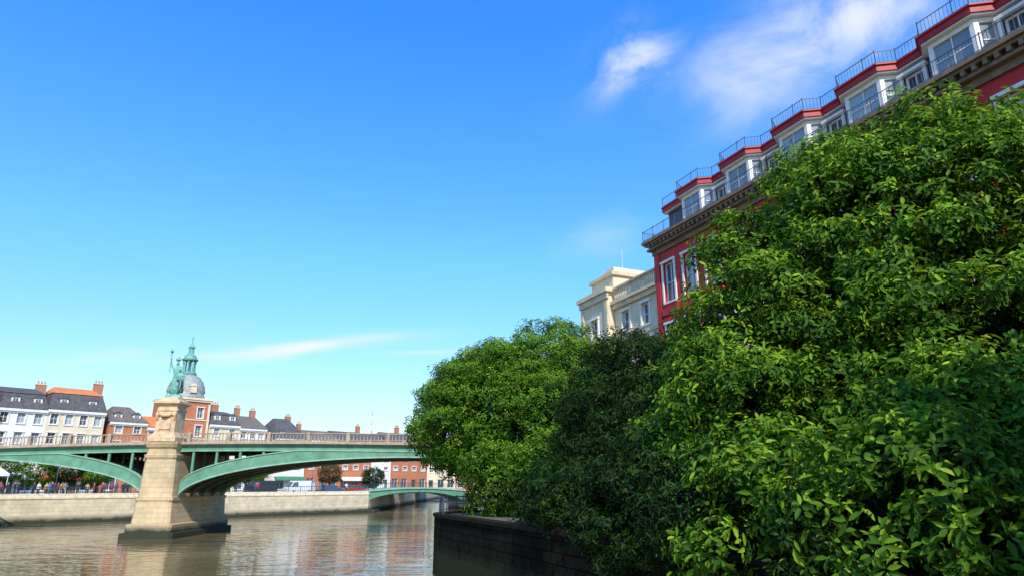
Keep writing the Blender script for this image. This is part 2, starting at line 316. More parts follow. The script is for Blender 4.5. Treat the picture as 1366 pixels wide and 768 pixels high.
AWW=mat('white_canvas',(.75,.73,.68),.8,.1); AWR=mat('red_canvas',(.5,.06,.05),.8,.1); AWG=mat('green_canvas',(.05,.2,.1),.8,.1)
house('townhouse','grey rendered townhouse with slate mansard roof beside the quay',-15,-1,4,13.6,17.4,GREYW,SLATE,chims=((.1,.4,.9,1.1),))
house('townhouse','white townhouse with dark mansard roof and dormers',-1,7.2,4,14.8,18.2,WHITEWALL,SLATE,nwin=4,chims=((.93,.4,.85,1.3),),shop=AWW)
house('townhouse','cream townhouse with orange tiled upper roof and slate dormers',7.2,14.8,4,15.0,18.8,BEIGE,SLATE,roof2=TILE,nwin=4,chims=((.93,.4,.9,1.3),),shop=AWR)
house('townhouse','narrow brick townhouse with brownish hipped roof',15.6,21.0,4,13.8,16.6,BRICK,SLATE2,'hip',nwin=2,dorm=True)
house('townhouse','brick townhouse with pale stone trim beside the domed building',21.1,24.2,4,13.2,15.4,BRICK,TILE,'gable',dorm=False,nwin=2)
house('townhouse','white and brick townhouse with slate mansard and dormers',31.0,36.4,4,14.3,17.0,BEIGE,SLATE,nwin=2,chims=((.5,.5,1.0,1.2),))
house('townhouse','white townhouse with brown roof and tall brick chimneys',36.4,41.4,4,14.0,16.6,WHITEWALL,SLATE2,'gable',nwin=3,dorm=False,chims=((.3,.5,1,.9),(.9,.5,1,1.0)))
house('townhouse','white rendered townhouse with steep dark roof',43.6,49.8,4,12.6,16.6,WHITEWALL,SLATE,'hip',chims=((.75,.5,.85,1.0),),shop=AWG)
house('townhouse','low red brick terrace with brown slate roof and chimneys',50,57.5,4,12.6,14.8,BRICK,SLATE2,'gable',chims=((.1,.5,1,.8),),dorm=False)
house('townhouse','brick terrace with slate roof near the small bridge',57.5,65,4,12.6,15.0,BRICK,SLATE,'gable',chims=((.95,.5,1,.8),),dorm=False,shop=AWW)
house('townhouse','white rendered townhouse near the small bridge',65,70,4,12.0,14.8,WHITEWALL,SLATE,'gable',dorm=False)
house('townhouse','red brick townhouse with slate roof at end of the quay',70,80,4,12.6,15.4,BRICK,SLATE,'gable',dorm=False,chims=((.5,.5,1,.9),))
for k,(x,y,w_,m_,lab) in enumerate([(-14,172,12,BRICK,'distant red brick house beyond the small bridge'),(-2,172,12,WHITEWALL,'distant white house beyond the small bridge'),(-26,171,12,BEIGE,'distant beige house beyond the small bridge')]):
    house('townhouse',lab,0,w_,4,13.5,16,m_,SLATE,'gable',dorm=False,origin=(x,y,GZ),rz=0.0)
# domed building
def domed():
    p=S0+e*24.35
    E=obj('domed_building',None,None,(p.x,p.y,GZ),math.atan2(e.y,e.x),label='red brick corner building with lead dome and green copper lantern',category='building')
    w=6.4; H=15.3; ops=[]
    for st in range(4):
        for i in range(2): cx=w*(i+.5)/2; z=3.3+st*3.0; ops.append((cx-.5,cx+.5,z,z+1.8))
    b=MB(); b.wall(0,w,0,H,0,ops+[(2.6,3.8,0,2.5)],.2); b.face([(0,0,0),(0,0,H),(0,8,H),(0,8,0)]); b.face([(w,0,0),(w,8,0),(w,8,H),(w,0,H)]); b.face([(0,8,0),(0,8,H),(w,8,H),(w,8,0)]); b.face([(0,0,H),(w,0,H),(w,8,H),(0,8,H)])
    obj('wall',b.mesh('wall',[BRICK]),E)
    for a,b_,c,d in ops: obj('window',window_mesh(1,1.8,surround=.15),E,((a+b_)/2,.18,c))
    k=MB(); k.box(-.6,.6,0,.06,0,2.5); k.box(-.4,.4,-.02,0,1.2,2.2); obj('door',k.mesh('door',[mat('door_paint',(.05,.09,.07))]),E,(3.2,.12,0))
    b=MB()
    for z in (2.9,5.8,8.8,11.9): b.box(-.05,w+.05,-.1,-.003,z,z+.18)
    for x in (0,w-.35): b.box(x,x+.35,-.09,-.004,3.2,H-.6)
    b.box(-.25,w+.25,-.4,8.2,H+.002,H+.35); b.box(-.12,w+.12,-.25,-.003,H-.3,H)
    obj('cornice',b.mesh('cornice',[CREAM]),E)
    c=(w/2,3.1,0)
    b=MB(); b.lathe([(3.1,H+.35),(3.1,H+.9),(2.9,H+.95),(3.0,H+1.4),(2.9,H+2.2),(2.6,H+3.1),(2.05,H+3.9),(1.35,H+4.4),(1.1,H+4.55)],c,24)
    for j in range(12):
        a=2*math.pi*j/12
        pr=[(3.05,H+1.4),(2.95,H+2.2),(2.65,H+3.12),(2.1,H+3.93),(1.37,H+4.45)]
        for q0,q1 in zip(pr,pr[1:]): b.beam((c[0]+q0[0]*math.cos(a),c[1]+q0[0]*math.sin(a),q0[1]),(c[0]+q1[0]*math.cos(a),c[1]+q1[0]*math.sin(a),q1[1]),.1)
    D=obj('dome',b.mesh('dome',[LEAD],True),E)
    b=MB(); b.box(c[0]-.5,c[0]+.5,c[1]-3.2,c[1]-1.8,H+1.2,H+2.3); b.loft([[(c[0]-.65,c[1]-3.3,H+2.3),(c[0]+.65,c[1]-3.3,H+2.3),(c[0],c[1]-3.3,H+2.8)],[(c[0]-.65,c[1]-1.5,H+2.3),(c[0]+.65,c[1]-1.5,H+2.3),(c[0],c[1]-1.5,H+2.8)]]); obj('lucarne',b.mesh('lucarne',[CREAM]),D)
    b=MB(); z=H+4.5
    b.lathe([(1.35,z),(1.4,z+.2),(1.2,z+.25),(1.2,z+.5)],c,16)
    for j in range(8):
        a=2*math.pi*j/8+.2; b.tube([(c[0]+.98*math.cos(a),c[1]+.98*math.sin(a),z+.5),(c[0]+.98*math.cos(a),c[1]+.98*math.sin(a),z+2.5)],[.13,.11],8)
    b.lathe([(.3,z+.5),(.3,z+2.5)],c,8)
    b.lathe([(1.25,z+2.5),(1.35,z+2.7),(1.1,z+2.85),(.95,z+3.3),(.55,z+3.75),(.5,z+3.9)],c,16)
    b.lathe([(.45,z+3.9),(.42,z+4.7),(.6,z+4.8),(.55,z+4.95),(.3,z+5.3),(.12,z+5.6),(.06,z+6.3),(.12,z+6.4),(.12,z+6.5),(.02,z+7.0)],c,12)
    obj('lantern',b.mesh('lantern',[COPPER]),D)
domed()

# ------------------------------------------------------------ main bridge
def hump(x): return max(-.0007*(x+22)**2,-1.4)
BR=obj('bridge',None,None,(0,0,0),0,label='green iron arch bridge with pale balustrade over the river',category='bridge')
XL,XR=-76,13; xs=np.arange(XL,XR+.01,1.0)
YF,YB=62.0,71.5
FB=7.42
b=MB(); b.loft([[(x,YF+.1,7.65+hump(x)),(x,YB-.1,7.65+hump(x)),(x,YB-.1,8.1+hump(x)),(x,YF+.1,8.1+hump(x))] for x in xs],0)
for x in np.arange(XL,XR,2.0): b.box(x,x+.22,YF+.3,YB-.3,7.35+hump(x),7.67+hump(x),0)
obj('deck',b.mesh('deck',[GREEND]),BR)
b=MB(); b.loft([[(x,YF+1.6,8.102+hump(x)),(x,YB-1.6,8.102+hump(x)),(x,YB-1.6,8.12+hump(x)),(x,YF+1.6,8.12+hump(x))] for x in xs]); obj('roadway',b.mesh('roadway',[ASPH]),BR)
for yy,sg in ((YF,-1),(YB,1)):
    b=MB()
    def bar(y0,y1,z0,z1,mi):
        ya,yb=sorted((yy+sg*y0,yy+sg*y1)); b.loft([[(x,ya,z0+hump(x)),(x,yb,z0+hump(x)),(x,yb,z1+hump(x)),(x,ya,z1+hump(x))] for x in xs],mi)
    bar(-.1,.12,FB,7.88,0); bar(-.1,.2,FB-.07,FB-.001,1); bar(-.1,.22,7.881,7.97,1); bar(-.1,.5,7.971,8.12,2)
    obj('fascia',b.mesh('fascia',[GREEN,GREENL,BALU]),BR)
    b=MB()
    def bar(y0,y1,z0,z1,mi=0):
        ya,yb=sorted((yy+sg*y0,yy+sg*y1)); b.loft([[(x,ya,z0+hump(x)),(x,yb,z0+hump(x)),(x,yb,z1+hump(x)),(x,ya,z1+hump(x))] for x in xs],mi)
    bar(.06,.3,8.125,8.2); bar(.08,.28,8.88,8.96)
    yc=yy+sg*.18
    for x in np.arange(XL+.2,XR,.32):
        z=hump(x); b.lathe([(.035,8.2+z),(.06,8.4+z),(.03,8.65+z),(.045,8.88+z)],(x,yc,0),6)
    for x in np.arange(XL,XR,3.6): z=hump(x); b.box(x-.15,x+.15,yc-.18,yc+.18,8.13+z,9.02+z)
    obj('balustrade',b.mesh('balustrade',[BALU]),BR)
def arch(cx,hs=20.1,z0=3.4,rise=3.5):
    th=[math.pi*k/48 for k in range(49)]
    inn=[(cx-hs*math.cos(t_),z0+rise*math.sin(t_)) for t_ in th]
    def tp(x,z): return max(z+.3,min(z+.95, FB-.02+hump(x)))
    for yr in (YF,YF+2.37,YF+4.75,YF+7.1,YB):
        b=MB(); w=.16
        b.loft([[(x,yr-w,z-.02),(x,yr+w,z-.02),(x,yr+w,tp(x,z)-.04),(x,yr-w,tp(x,z)-.04)] for x,z in inn],0)
        b.loft([[(x,yr-.26,z-.14),(x,yr+.26,z-.14),(x,yr+.26,z-.021),(x,yr-.26,z-.021)] for x,z in inn],1)
        if yr in (YF,YB):
            b.loft([[(x,yr-.24,tp(x,z)-.039),(x,yr+.24,tp(x,z)-.039),(x,yr+.24,tp(x,z)+.05),(x,yr-.24,tp(x,z)+.05)] for x,z in inn],1)
        for x in np.arange(cx-hs+.9,cx+hs,2.1):
            u=(x-cx)/hs; z=z0+rise*math.sqrt(max(0,1-u*u)); top=FB+hump(x)
            if top-z>1.15: b.box(x-.1,x+.1,yr-.1,yr+.1,z+.9,top,0)
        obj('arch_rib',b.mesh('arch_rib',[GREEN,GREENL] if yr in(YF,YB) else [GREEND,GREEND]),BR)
    b=MB(); b.loft([[(x,YF+.3,z+.32),(x,YB-.3,z+.32),(x,YB-.3,z+.40),(x,YF+.3,z+.40)] for x,z in inn],0)
    for x in np.arange(cx-hs+1,cx+hs-1,1.6):
        u=(x-cx)/hs; z=z0+rise*math.sqrt(max(0,1-u*u)); b.box(x-.1,x+.1,YF+.2,YB-.2,z-.0,z+.35,0)
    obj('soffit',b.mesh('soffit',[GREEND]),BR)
arch(-9.5); arch(-52.8)
def ring(cx,w,y0,y1,z,ch):
    x0,x1=cx-w/2,cx+w/2
    return [(x0+ch,y0,z),(x1-ch,y0,z),(x1,y0+ch,z),(x1,y1-ch,z),(x1-ch,y1,z),(x0+ch,y1,z),(x0,y1-ch,z),(x0,y0+ch,z)]
PX=-31.1
b=MB()
sec=[(4.6,-.1,-2),(4.6,-.1,.45),(4.6,-.1,.46),(4.0,.2,.5),(4.0,.2,1.15),(3.4,.45,1.2),(3.15,.5,3.1),(3.3,.42,3.13),(3.3,.42,3.4),(3.0,.55,3.43),(2.7,.65,6.6),(2.85,.55,6.75),(2.95,.5,7.0),(2.6,.6,7.05),(2.5,.6,7.5),(2.75,.45,7.65),(2.95,.3,7.95),(2.95,.3,8.12)]
b.loft([ring(PX-.1,w,60.3+i,72.9-i,z,.2) for w,i,z in sec])
obj('pier',b.mesh('pier',[STONE]),BR)
PSTONE=mat('pedestal_stone',(.68,.48,.29),.85,.35,2,.35,c2=(.44,.30,.17))
b=MB(); 
def sq(w,z,d=None,yc=61.75): 
    d=d or w; return [(PX-w/2,yc-d/2,z),(PX+w/2,yc-d/2,z),(PX+w/2,yc+d/2,z),(PX-w/2,yc+d/2,z)]
b.loft([sq(2.45,8.13),sq(2.45,8.5),sq(2.1,8.7),sq(1.95,8.85),sq(1.8,8.95),sq(1.7,10.8),sq(1.85,10.85),sq(1.85,11.0),sq(1.7,11.05),sq(1.7,11.2),sq(2.05,11.42),sq(2.35,11.5),sq(2.35,11.68),sq(1.9,11.77),sq(1.6,11.9),sq(1.5,12.1)])
b.box(PX-.5,PX+.5,60.76,60.92,9.2,10.2); b.lathe([(.0,0),(.4,0.0),(.44,.1),(.3,.2),(0,.25)],(PX,60.8,10.3),12)
for sx in (-.78,.78): b.tube([(PX+sx,60.8,10.75),(PX+sx,60.7,10.45),(PX+sx,60.85,10.05)],[.12,.15,.1],6)
for sx in(-1,1): b.tube([(PX+sx*.3,60.82,10.3),(PX+sx*.5,60.76,10.6),(PX+sx*.75,60.82,10.35)],[.1,.12,.07],6)
obj('pedestal',b.mesh('pedestal',[PSTONE]),BR)
for x0,x1 in ((XL-1,-72.6),(10.6,XR+3)):
    b=MB(); b.box(x0,x1,YF-.6,YB+.6,-1.5,7.5+hump(x0)-.6); obj('abutment',b.mesh('abutment',[STONE]),BR)

# ------------------------------------------------------------ skinned figures
def figure(joints,edges,radii,root,sub=1):
    me=bpy.data.meshes.new('fig'); me.from_pydata(joints,edges,[]); o=bpy.data.objects.new('fig',me); col.objects.link(o)
    sk=o.modifiers.new('s','SKIN')
    for i,r_ in enumerate(radii):
        me.skin_vertices[0].data[i].radius=(r_,r_) if not isinstance(r_,tuple) else r_
    me.skin_vertices[0].data[root].use_root=True
    sb=o.modifiers.new('b','SUBSURF'); sb.levels=sub; sb.render_levels=sub
    bpy.context.view_layer.update()
    dg=bpy.context.evaluated_depsgraph_get(); out=bpy.data.meshes.new_from_object(o.evaluated_get(dg)); bpy.data.objects.remove(o); 
    for p_ in out.polygons: p_.use_smooth=True
    return out
def human(pose='stand'):
    st=.16 if pose=='walk' else .05
    J=[(0,0,.96),(0,0,1.12),(0,0,1.32),(0,0,1.46),(0,0,1.53),(0,-.02,1.62),(0,-.01,1.74),
       (.09,0,.92),(.10,-st,.5),(.11,st*.4,.09),(.11,-.14+st*.4,.04),
       (-.09,0,.92),(-.10,st*.3,.5),(-.11,st*1.6,.09),(-.11,-.14+st*1.6,.04),
       (.19,0,1.41),(.25,.02,1.14),(.26,-.08,.88),(.26,-.11,.78),
       (-.19,0,1.41),(-.25,.03,1.14),(-.25,-.05,.88),(-.25,-.08,.78)]
    R=[.15,.13,.16,.11,.055,.09,.085,.095,.065,.045,.04,.095,.065,.045,.04,.065,.045,.034,.03,.065,.045,.034,.03]
    if pose=='arm':
        J[17]=(.2,-.28,1.25); J[18]=(.17,-.36,1.3)
    E=[(0,1),(1,2),(2,3),(3,4),(4,5),(5,6),(0,7),(7,8),(8,9),(9,10),(0,11),(11,12),(12,13),(13,14),(2,15),(15,16),(16,17),(17,18),(2,19),(19,20),(20,21),(21,22)]
    return figure(J,E,R,0)
SKIN=mat('skin',(.55,.33,.23),.6,.1); HAIR=mat('dark_hair',(.04,.025,.015),.6,.2)
cl=[((.45,.04,.04),(.03,.03,.05)),((.04,.05,.09),(.05,.06,.12)),((.7,.68,.62),(.05,.06,.1)),((.03,.03,.035),(.03,.03,.035)),((.1,.2,.45),(.2,.17,.12)),((.5,.35,.12),(.04,.04,.05))]
names=['red','navy','white','black','blue','mustard']; PM=[]
for k,(a,b_) in enumerate(cl):
    me=human(['stand','walk','arm'][k%3]); me.name='person'
    top=mat('cloth_top_'+names[k],a,.85,.15); bot=mat('cloth_bottom_'+names[k],b_,.85,.15); shoe=mat('shoe_leather',(.02,.018,.015),.5,.1)
    for m_ in (top,bot,SKIN,HAIR,shoe): me.materials.append(m_)
    for p_ in me.polygons:
        c=p_.center; 
        p_.material_index=4 if c.z<.09 else 1 if (c.z<.95 and abs(c.x)<.19) else 3 if (c.z>1.68 or (c.z>1.58 and c.y>.02)) else 2 if (c.z>1.49 or (abs(c.x)>.2 and c.z<.86)) else 0
    PM.append(me)
def person(x,y,z,rz,k,lab,grp):
    o=obj('person',PM[k],None,(x,y,z),rz,label=lab,category='person',group=grp); s_=random.uniform(.94,1.04); o.scale=(s_,s_,s_)
for i in range(30):
    k=random.choice([0,0,1,2,3,3,4,5]); s_=random.uniform(-1.5,14.5); off=random.uniform(1.2,6)
    x,y,_=q(s_,off); person(x,y,GZ+.12,random.uniform(0,6.28),k,'person in %s top standing on the quay pavement'%names[k],'people on the quay')
for i in range(9):
    k=random.randrange(6); s_=random.uniform(24,58); x,y,_=q(s_,random.uniform(1.2,3)); person(x,y,GZ+.12,random.uniform(0,6.28),k,'person in %s top standing on the quay pavement'%names[k],'people on the quay')

# statue
J=[(0,0,1.0),(0,0,1.2),(0,-.02,1.4),(0,-.02,1.52),(0,-.02,1.6),(0,-.05,1.70),(0,-.04,1.82),
 (.10,0,.92),(.13,-.16,.52),(.12,-.05,.1),(.13,-.2,.05),
 (-.10,0,.92),(-.12,.02,.5),(-.14,.06,.09),(-.15,-.08,.05),
 (.2,-.02,1.47),(.32,-.03,1.25),(.28,-.22,1.12),(.26,-.28,1.10),
 (-.2,-.02,1.48),(-.38,-.02,1.66),(-.40,-.05,1.96),(-.40,-.05,2.04)]
E_=[(0,1),(1,2),(2,3),(3,4),(4,5),(5,6),(0,7),(7,8),(8,9),(9,10),(0,11),(11,12),(12,13),(13,14),(2,15),(15,16),(16,17),(17,18),(2,19),(19,20),(20,21),(21,22)]
R_=[.17,.14,.19,.13,.06,.10,.09,.12,.085,.055,.05,.12,.085,.055,.05,.085,.065,.045,.035,.085,.06,.042,.035]
me=figure(J,E_,R_,0,2); me.materials.append(COPPER)
ST=obj('statue',None,None,(PX-.05,61.75,12.1),.25,label='green copper statue with raised arm holding a staff on stone pedestal',category='statue')
body=obj('body',me,ST,(0,0,.25)); body.scale=(1.55,1.55,1.7)
b=MB(); b.loft([[(-.7,-.6,0),(.7,-.6,0),(.7,.6,0),(-.7,.6,0)],[(-.65,-.55,.12),(.65,-.55,.12),(.65,.55,.12),(-.65,.55,.12)],[(-.55,-.45,.3),(.55,-.45,.28),(.5,.45,.32),(-.5,.45,.3)]]); obj('plinth',b.mesh('plinth',[COPPER]),ST)
b=MB(); rings=[]
for z,rx,ry in ((.35,.42,.38),(.9,.40,.36),(1.4,.33,.30),(1.75,.28,.25),(2.0,.24,.22),(2.35,.32,.27),(2.6,.28,.24)):
    rings.append([(rx*math.cos(a)*(1+.09*math.cos(a*9+z)),.03+ry*math.sin(a)*(1+.09*math.sin(a*7)),z+.08*math.cos(a*2)) for a in [2*math.pi*j/36 for j in range(36)]])
b.loft(rings); b.loft([[(.3,.1,2.6),(.45,.2,2.5),(.3,.3,2.5)],[(.4,.25,1.6),(.6,.4,1.5),(.35,.45,1.5)],[(.4,.2,.6),(.65,.4,.5),(.35,.5,.5)]])
obj('robe',b.mesh('robe',[COPPER],True),ST)
b=MB(); b.tube([(-.62,-.12,2.3),(-.63,-.12,4.15)],[.045,.04],8); b.lathe([(.02,4.1),(.13,4.18),(.15,4.3),(.05,4.42),(.01,4.6)],(-.63,-.12,0),10); obj('staff',b.mesh('staff',[COPPER]),ST)
b=MB(); b.lathe([(.02,3.25),(.2,3.33),(.24,3.45),(.1,3.6),(.03,3.75)],(0,-.06,.1),10); obj('helmet',b.mesh('helmet',[COPPER],True),ST)
b=MB(); b.lathe([(.0,-.05),(.36,-.03),(.39,.0),(.26,.08),(.0,.14)],(0,0,0),16); sh=obj('shield',b.mesh('shield',[COPPER]),ST,(.45,-.45,1.9)); sh.rotation_euler=(1.5,.1,.3)

# ------------------------------------------------------------ small bridge
SB=obj('small_bridge',None,None,(-25.5,116.5,0),math.atan2(15,17),label='low green arched footbridge over the side channel',category='bridge')
Ls=23.0; b=MB(); X=np.linspace(0,Ls,30)
def zz(x): return 3.35+.6*(1-((x-Ls/2)/(Ls/2))**2)
def zi(x): 
    u=(x-Ls*.5)/(Ls*.46); return 1.0+2.15*math.sqrt(max(0,1-u*u))
b.loft([[(x,0,zi(x)),(x,4.5,zi(x)),(x,4.5,max(zi(x)+.2,zz(x)-.25)),(x,0,max(zi(x)+.2,zz(x)-.25))] for x in X],0)
b.loft([[(x,-.2,zz(x)-.25),(x,4.7,zz(x)-.25),(x,4.7,zz(x)),(x,-.2,zz(x))] for x in X],1); obj('deck',b.mesh('deck',[GREEN,GREENL]),SB)
for yy in (-.1,4.6):
    b=MB(); 
    for x0,x1 in zip(X,X[1:]): b.beam((x0,yy,zz(x0)+.8),(x1,yy,zz(x1)+.8),.05); b.beam((x0,yy,zz(x0)),(x0,yy,zz(x0)+.8),.03); b.beam(((x0+x1)/2,yy,zz(x0)),((x0+x1)/2,yy,zz(x0)+.8),.02)
    obj('railing',b.mesh('railing',[IRON]),SB)
for x0,x1 in ((-1.5,1.2),(Ls-1.0,Ls+2)):
    b=MB(); b.box(x0,x1,-.4,5,-1,3.1); obj('abutment',b.mesh('abutment',[QSTONE]),SB)

# ------------------------------------------------------------ red building
def frame_rail(mb,pts,z0,h,sp): fence(mb,pts,z0,h,sp,.013,0,9)
RB=obj('red_building',None,None,rp(.35,0,GZ),math.atan2(RD.y,RD.x),label='red terrace building with white attic bays, brown cornice and iron balconies',category='building')
Lr=36.0; Hc=17.0; ops=[]; rows=[(1.2,2.4),(5.2,2.6),(9.2,2.7),(13.4,2.75)]
cxs=[1.45+2.25*k for k in range(15)]
for z,h in rows:
    for cx in cxs: ops.append((cx-.6,cx+.6,z,z+h))
b=MB(); b.wall(0,Lr,0,Hc,0,ops,.22); b.face([(0,0,0),(0,0,Hc),(0,12,Hc),(0,12,0)]); b.face([(Lr,0,0),(Lr,12,0),(Lr,12,Hc),(Lr,0,Hc)]); b.face([(0,12,0),(0,12,Hc),(Lr,12,Hc),(Lr,12,0)])
b.box(-.03,.5,-.1,-.003,0,Hc-.02)
for cx in cxs: b.box(cx-.85,cx+.85,-.14,-.003,12.5,13.0); 
b.box(0,Lr,-.12,-.003,12.1,12.3)
obj('wall',b.mesh('wall',[REDWALL]),RB)
for z,h in rows:
    for k,cx in enumerate(cxs): obj('window',window_mesh(1.2,h,gl=CURT if k%3 else GLASS,cols=2,rows=2,f=.1,surround=.16),RB,(cx,.2,z))
b=MB(); 
b.box(-.15,Lr,-.15,12.1,Hc+.001,Hc+.35); b.box(-.35,Lr,-.45,12.2,Hc+.351,Hc+.5); b.box(-.55,Lr,-.75,12.3,Hc+.85,Hc+1.05); b.box(-.45,Lr,-.6,12.2,Hc+.72,Hc+.849); b.box(-.25,Lr,-.25,12.1,Hc+.501,Hc+.719)
for k in range(int(Lr/.45)): x=k*.45; b.box(x,x+.17,-.6,-.25,Hc+.502,Hc+.719)
for k in range(26): yq=k*.45; b.box(-.45,-.25,yq,yq+.17,Hc+.502,Hc+.719)
obj('cornice',b.mesh('cornice',[BROWNC]),RB)
zA=Hc+1.05; zR=zA+2.15
BP=[4.2+4.45*k for k in range(7)]
b=MB(); b.box(.6,Lr,.95,11.5,zA,zR); obj('attic',b.mesh('attic',[SLATEW]),RB)
def pane(mb,p0,p1,z0,z1,mg=.13,split=1):
    p0=Vector((*p0,0)); p1=Vector((*p1,0)); d=(p1-p0); Ln=d.length; d.normalize(); nin=Vector((-d.y,d.x,0))
    def P(u,v,dep): w_=p0+d*u+nin*dep; return (w_.x,w_.y,v)
    xs_=[0,mg,Ln-mg,Ln]; zs_=[z0,z0+.32,z1-.22,z1]
    for i in range(3):
        for j in range(3):
            if i==1 and j==1: continue
            mb.face([P(xs_[i],zs_[j],0),P(xs_[i+1],zs_[j],0),P(xs_[i+1],zs_[j+1],0),P(xs_[i],zs_[j+1],0)],0)
    a,b_,c,d_=xs_[1],xs_[2],zs_[1],zs_[2]; D=.1
    mb.face([P(a,c,0),P(a,c,D),P(b_,c,D),P(b_,c,0)],0); mb.face([P(a,d_,0),P(b_,d_,0),P(b_,d_,D),P(a,d_,D)],0)
    mb.face([P(a,c,0),P(a,d_,0),P(a,d_,D),P(a,c,D)],0); mb.face([P(b_,c,0),P(b_,c,D),P(b_,d_,D),P(b_,d_,0)],0)
    mb.face([P(a,c,D),P(b_,c,D),P(b_,d_,D),P(a,d_,D)],1)
    for k in range(1,split+1):
        u=a+(b_-a)*k/(split+1); mb.face([P(u-.03,c,D-.04),P(u+.03,c,D-.04),P(u+.03,d_,D-.04),P(u-.03,d_,D-.04)],0)
    zm=(c+d_)/2; mb.face([P(a,zm-.03,D-.035),P(b_,zm-.03,D-.035),P(b_,zm+.03,D-.035),P(a,zm+.03,D-.035)],0)
for k,cx in enumerate(BP):
    b=MB(); pts=[(-1.5,.95),(-1.0,.15),(1.0,.15),(1.5,.95)]
    for p0,p1 in zip(pts,pts[1:]): pane(b,p0,p1,zA,zR-.01,.2,1 if (p1[0]-p0[0])>1 else 0)
    obj('bay_window',b.mesh('bay_window',[WHITE,CURT]),RB,(cx,0,0))
    if k<len(BP)-1: obj('window',window_mesh(1.0,1.35,gl=CURT,surround=.16,f=.12,sill=False),RB,(cx+2.22,.97+.0-.03,zA+.4))
path=[(.3,.7)]
for cx in BP: path+=[(cx-1.62,.68),(cx-1.12,-.08),(cx+1.12,-.08),(cx+1.62,.68)]
path+=[(Lr,.7)]
b=MB()
A=[(x,y) for x,y in path]
for (dz0,dz1,off,mi) in ((0,.08,.0,1),(.081,.38,-.08,0),(.381,.46,-.16,0)):
    P=offset(A,off); bot=[(x,y,zR+dz0) for x,y in P]+[(Lr,11.8,zR+dz0),(.3,11.8,zR+dz0)]; top=[(x,y,zR+dz1) for x,y,z in bot]
    n=len(bot); i=len(b.v); b.v+=bot+top
    for j in range(n): b.f.append((i+j,i+(j+1)%n,i+n+(j+1)%n,i+n+j)); b.m.append(mi)
    for t_ in geometry.tessellate_polygon([[Vector((x,y,0)) for x,y,z in bot]]): b.f.append(tuple(i+k for k in t_)); b.m.append(mi); b.f.append(tuple(i+n+k for k in reversed(t_))); b.m.append(mi)
obj('roof',b.mesh('roof',[REDTRIM,WHITE]),RB)
b=MB(); frame_rail(b,path,zR+.46,.72,.17); obj('roof_railing',b.mesh('roof_railing',[IRONB]),RB)
b=MB(); frame_rail(b,[(-.5,8),(-.5,-.62),(Lr,-.62)],zA,.8,.14); obj('balcony_railing',b.mesh('balcony_railing',[IRONB]),RB)

# ------------------------------------------------------------ cream building
CB=obj('cream_building',None,None,rp(-10,.3,GZ),math.atan2(RD.y,RD.x),label='cream stone classical building with cornices and roof balustrade',category='building')
b=MB(); wl=10.2; Hm=15.2; ops=[]
for z,h in ((1.,2.5),(5.2,2.6),(9.2,2.4),(12.6,1.6)):
    for cx in (2.1,5.8,8.4): ops.append((cx-.5,cx+.5,z,z+h))
opsA=[o for o in ops if o[0]<4]; opsB=[o for o in ops if o[0]>4]
b.wall(0,4.2,0,16.0,-.6,opsA,.2); b.face([(4.2,-.6,0),(4.2,0,0),(4.2,0,16),(4.2,-.6,16)]); b.wall(4.2,wl,0,Hm,0,opsB,.2)
b.face([(0,-.6,0),(0,-.6,16),(0,10,16),(0,10,0)]); b.face([(wl,0,0),(wl,10,0),(wl,10,Hm),(wl,0,Hm)]); b.face([(0,10,0),(0,10,16),(wl,10,Hm),(wl,10,0)]); b.face([(0,-.6,16),(4.2,-.6,16),(4.2,10,16),(0,10,16)])
b.face([(4.2,0,Hm),(wl,0,Hm),(wl,10,Hm),(4.2,10,Hm)]); b.face([(4.2,0,Hm),(4.2,10,Hm),(4.2,10,16),(4.2,0,16)])
b.box(.4,3.8,.2,6,16.35,17.6); b.box(1.2,3.0,.8,4,17.9,18.6)
obj('wall',b.mesh('wall',[CREAM]),CB)
for a,b_,c,d_ in ops: obj('window',window_mesh(1.0,d_-c,surround=.16),CB,((a+b_)/2,(.18 if a>4 else -.42),c))
b=MB(); b.box(-.3,4.5,-.95,5,16.002,16.35); b.box(-.15,4.35,-.78,-.603,15.5,16); b.box(.2,4.0,0.0,6.2,17.602,17.88); b.box(4.2,wl,-.45,-.003,Hm-.25,Hm); b.box(4.2,wl,-.25,-.003,Hm-.6,Hm-.252); b.box(4.5,wl,-.35,-.0,Hm+.9,Hm+1.05)
for z in (4.3,8.4,12.0): b.box(4.205,wl,-.12,-.003,z,z+.25); b.box(-.05,4.25,-.74,-.603,z,z+.25)
for k in range(22): b.lathe([(.07,0),(.11,.3),(.06,.6),(.09,.9)],(4.7+k*.25,-.18,Hm),6)
for x in (.0,3.8): b.box(x,x+.4,-.72,-.604,.3,15.45)
obj('cornice',b.mesh('cornice',[CREAMD]),CB)
b=MB(); b.box(-.6,.6,-.4,.4,0,1.6); b.box(-.7,.7,-.5,.5,1.6,1.75); obj('chimney',b.mesh('chimney',[CREAM]),CB,(7.2,3,Hm+.6))
b=MB(); b.tube([(0,0,0),(0,0,5.2)],[.05,.02],8); b.tube([(0,0,0),(0,0,1.2)],[.07,.06],8); obj('antenna',b.mesh('antenna',[GREYW]),CB,(.9,3.0,15.9))

# mast with bands
p=S0+e*64
b=MB()
for k in range(6): b.tube([(0,0,k*1.1),(0,0,k*1.1+1.1)],[.10-.01*k,.09-.01*k],8,k%2)
b.tube([(0,0,-12),(0,0,0)],[.18,.11],8,1); b.beam((-.5,0,4.6),(.5,0,4.6),.05)
obj('mast',b.mesh('mast',[mat('red_mast_paint',(.6,.05,.04)),WHITE]),None,(p.x-2,p.y+12,14.9),label='slim red and white banded mast rising behind rooftops',category='mast')

